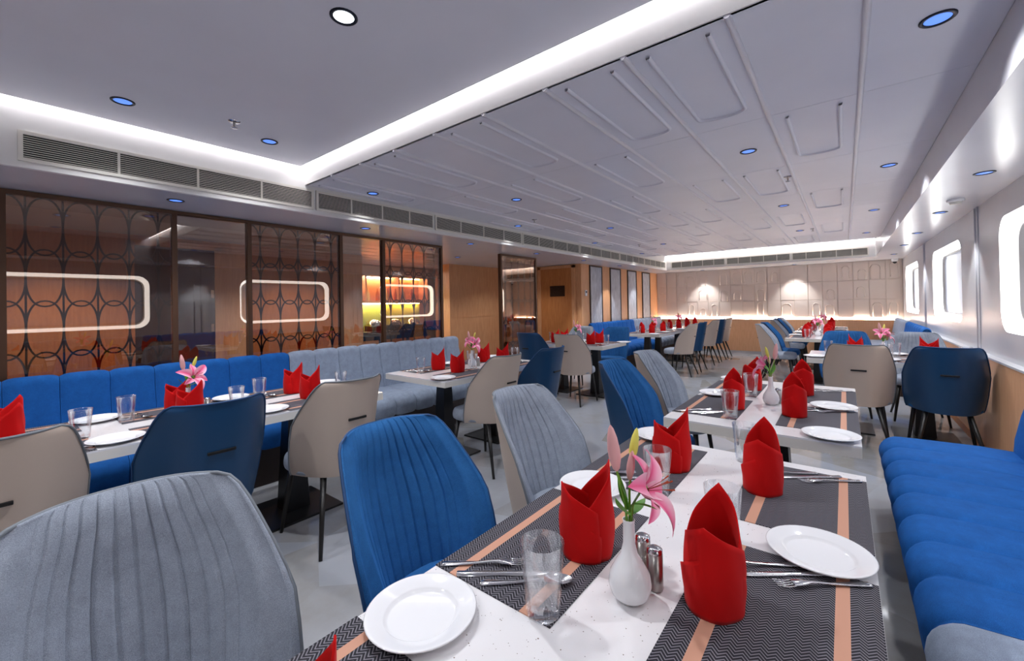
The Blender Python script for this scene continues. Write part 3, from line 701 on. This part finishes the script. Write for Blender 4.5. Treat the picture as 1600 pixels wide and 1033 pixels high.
def mk(dirv, roll=0):
    q = Vector(dirv).to_track_quat('Z', 'Y'); return q.to_euler()
STEMS = {}
def stem(pts): return tube('stem', pts, .0025, 'stem', 6)
ST1 = stem([(0, 0, -.05), (-.006, 0, .03), (-.022, .0, .10)]); ST2 = stem([(0, 0, -.05), (.008, -.002, .03), (.026, -.006, .062)]); ST3 = stem([(.002, 0, -.05), (.006, .012, .05), (.014, .02, .115)])
ANT = tube('stamen', [(0, 0, 0), (.003, .008, .04), (.005, .014, .058)], [.0006, .0006, .0016], 'anther', 5)
def spray(loc, rz, label, two=False):
    t = thing('lily_spray', label, 'flowers', loc, rz, 'pink lily sprays in white vases')
    for s in (ST1, ST2, ST3): ob('stem', s, t)
    def flower(p, dirv, sc=1):
        f = ob('flower', lathe_core, t, p); f.rotation_euler = mk(dirv); f.scale = (sc,)*3
        for k in range(6):
            o = ob('petal', PETAL, f, (0, 0, 0), k*PI/3+(.1 if k % 2 else 0)); o.scale = (1.05 if k % 2 else .8,)*3
        for k in range(5): ob('stamen', ANT, f, (0, 0, .005), k*PI*2/5)
    flower((.026, -.006, .060), (.78, -.45, .42), 1.0)
    if two: flower((-.018, -.01, .085), (-.5, -.6, .6), .8)
    def bud(d, p, dirv, sc):
        o = ob('bud', d, t, p); o.rotation_euler = mk(dirv); o.scale = (sc,)*3
    bud(BUDP, (-.022, 0, .098), (-.12, 0, 1), 1.2); bud(BUDY, (.014, .02, .112), (.25, .2, 1), .85); bud(BUDP, (.006, .012, .075), (.1, -.1, 1), .8)
    for k, (a, z, li, tilt) in enumerate(((2.4, .012, 0, .5), (-1.0, .010, 1, .2), (.5, .02, 0, .9), (3.6, .03, 2, .55), (-2.2, .02, 1, .9), (1.4, .04, 1, 1.0))):
        o = ob('leaf', LEAFS[li], t, (0, 0, z)); o.rotation_euler = (tilt, 0, a)
    return t
lathe_core = lathe('flower', [(.0005, -.004), (.006, .0), (.009, .012), (.004, .014)], 'stem', 10)

def setting(c, facing, desc, cut=True, nap=None, skip=()):
    """place setting: local x = right hand, local y = towards the table middle"""
    rz = {'+X': -PI/2, '-X': PI/2, '+Y': 0, '-Y': PI}[facing]; ca, sa = math.cos(rz), math.sin(rz)
    def P(x, y): return (c[0]+x*ca-y*sa, c[1]+x*sa+y*ca)
    def put(name, data, x, y, z, rot, label, cat, group):
        if name in skip: return
        p = P(x, y)
        if not seen(p[0], p[1], z, 330 if name in ('placemat', 'napkin') else 90): return
        o = ob(name, data, None, (p[0], p[1], z), rz+rot); tag(o, label+' at '+desc, cat, group)
    put('placemat', MATM, 0, 0, ZTB, 0, 'dark herringbone placemat', 'placemat', 'placemats')
    put('napkin', NAP, -.005, .10, ZTB+.0025, random.uniform(-.15, .15)+(0 if nap is None else math.radians(nap)-rz), 'folded red cloth napkin', 'napkin', 'folded red napkins')
    put('side_plate', PLATE, -.325, -.055, ZTB+.0005, 0, 'round white side plate', 'plate', 'white side plates')
    put('tumbler', GLASS, .228, .128, ZTB+.0025, random.random(), 'clear glass tumbler', 'glass', 'glass tumblers')
    if cut:
        a = PI-math.radians(53)
        for nm, d, x0, y0 in (('fork', FORK, .245, -.149), ('knife', KNIFE, .243, -.088), ('spoon', SPOON, .24, -.032)):
            # handle end at (x0, y0), pointing inward to the left
            dx, dy = -.607, .795; k = .105
            put(nm, d, x0+dx*k, y0+dy*k, ZTB+.0025, math.atan2(dy, dx), 'steel '+nm, nm, nm+'s on the placemats')
def centre(x, y, desc, rz, two=False):
    tag(ob('bud_vase', VASE, None, (x, y, ZTB)), 'white china bud vase on '+desc, 'vase', 'white bud vases')
    spray((x, y, ZTB+.158), rz, 'pink lily with buds in the vase on '+desc, two)
    for k, (dx, dy) in enumerate(((.030, .060), (-.008, .092))):
        t = thing('shaker', ['steel salt shaker', 'steel pepper shaker'][k]+' by the vase on '+desc, 'shaker', (x+dx, y+dy, ZTB), 0, 'steel shakers'); ob('shaker_body', SHB, t); ob('shaker_cap', SHT, t)
ML, MR = .1575, .1575
n1, n2 = 'nearest table', 'second right table'
setting((-.595, .195), '+X', 'the bottom edge of '+n1, nap=60); setting((-.595, .895), '+X', 'the blue chair side of '+n1, nap=32); setting((-.595, 1.53), '+X', 'far grey chair of '+n1, nap=32)
setting((-.113, .90), '-X', 'the near bench side of '+n1, skip=('tumbler',)); setting((-.113, 1.53), '-X', 'the far bench side of '+n1, skip=('tumbler',))
for (x, y, l) in ((-.245, 1.13, 'between the bench side napkins of '+n1),):
    tag(ob('tumbler', GLASS, None, (x, y, ZTB+.0025)), 'clear glass tumbler '+l, 'glass', 'glass tumblers')
tag(ob('tumbler', GLASS, None, (-.30, 1.76, ZTB)), 'clear glass tumbler behind the far bench side napkin of '+n1, 'glass', 'glass tumblers')
centre(-.352, .811, n1, YAW)
setting((-.595, 2.59), '+X', 'near chair side of '+n2, nap=85); setting((-.595, 3.20), '+X', 'far chair side of '+n2, nap=60)
setting((-.113, 2.60), '-X', 'near bench side of '+n2); setting((-.113, 3.21), '-X', 'far bench side of '+n2)
centre(-.341, 2.809, n2, YAW+PI*.9)
n3 = 'the right table before the windows'
for x, k in ((.08, 'left'), (.63, 'right')):
    setting((x, 5.42), '+Y', 'near %s seat of %s' % (k, n3), False); setting((x, 5.88), '-Y', 'far %s seat of %s' % (k, n3), False)
centre(.30, 5.66, n3, .4, True)
for k, y in enumerate((8.14, 8.80, 9.95, 10.58, 11.2)):
    setting((-.587, y), '+X', '%s chair of far right tables' % order[k], False); setting((-.113, y), '-X', '%s bench seat of far right tables' % order[k], False)
centre(-.35, 8.47, 'the nearer far right table', .3, True); centre(-.35, 10.3, 'the farther far right table', 1.2, True)
for k, y in enumerate((8.06, 8.70, 9.75, 10.4, 11.05)):
    setting((-2.84, y), '-X', '%s chair of far left tables' % order[k], False); setting((-3.24, y), '+X', '%s bench seat of far left tables' % order[k], False)
centre(-3.04, 8.38, 'the nearer far left table', .3); centre(-3.04, 10.1, 'the farther far left table', 1.0, True)
n6 = 'the table by wooden door'
for x, k in ((-2.93, 'right'), (-3.55, 'left')):
    setting((x, 5.45), '+Y', 'near %s seat of %s' % (k, n6), x > -3.2, nap=30); setting((x, 5.91), '-Y', 'far %s seat of %s' % (k, n6), x > -3.2, nap=30)
centre(-3.26, 5.68, n6, .5)
n7, n8 = 'the left blue bench table', 'the left grey bench table'
for y, k in ((.05, 'first'), (.70, 'second'), (1.36, 'third')):
    setting((-2.72, y), '-X', '%s chair of %s' % (k, n7), nap=45); setting((-3.19, y), '+X', '%s bench seat of %s' % (k, n7), nap=45)
centre(-2.955, .72, n7, .9)
for y, k in ((2.66, 'near'), (3.30, 'far')):
    setting((-2.65, y), '-X', '%s chair of %s' % (k, n8), nap=45); setting((-3.12, y), '+X', '%s bench seat of %s' % (k, n8), nap=45)
centre(-2.885, 2.98, n8, .5, True)
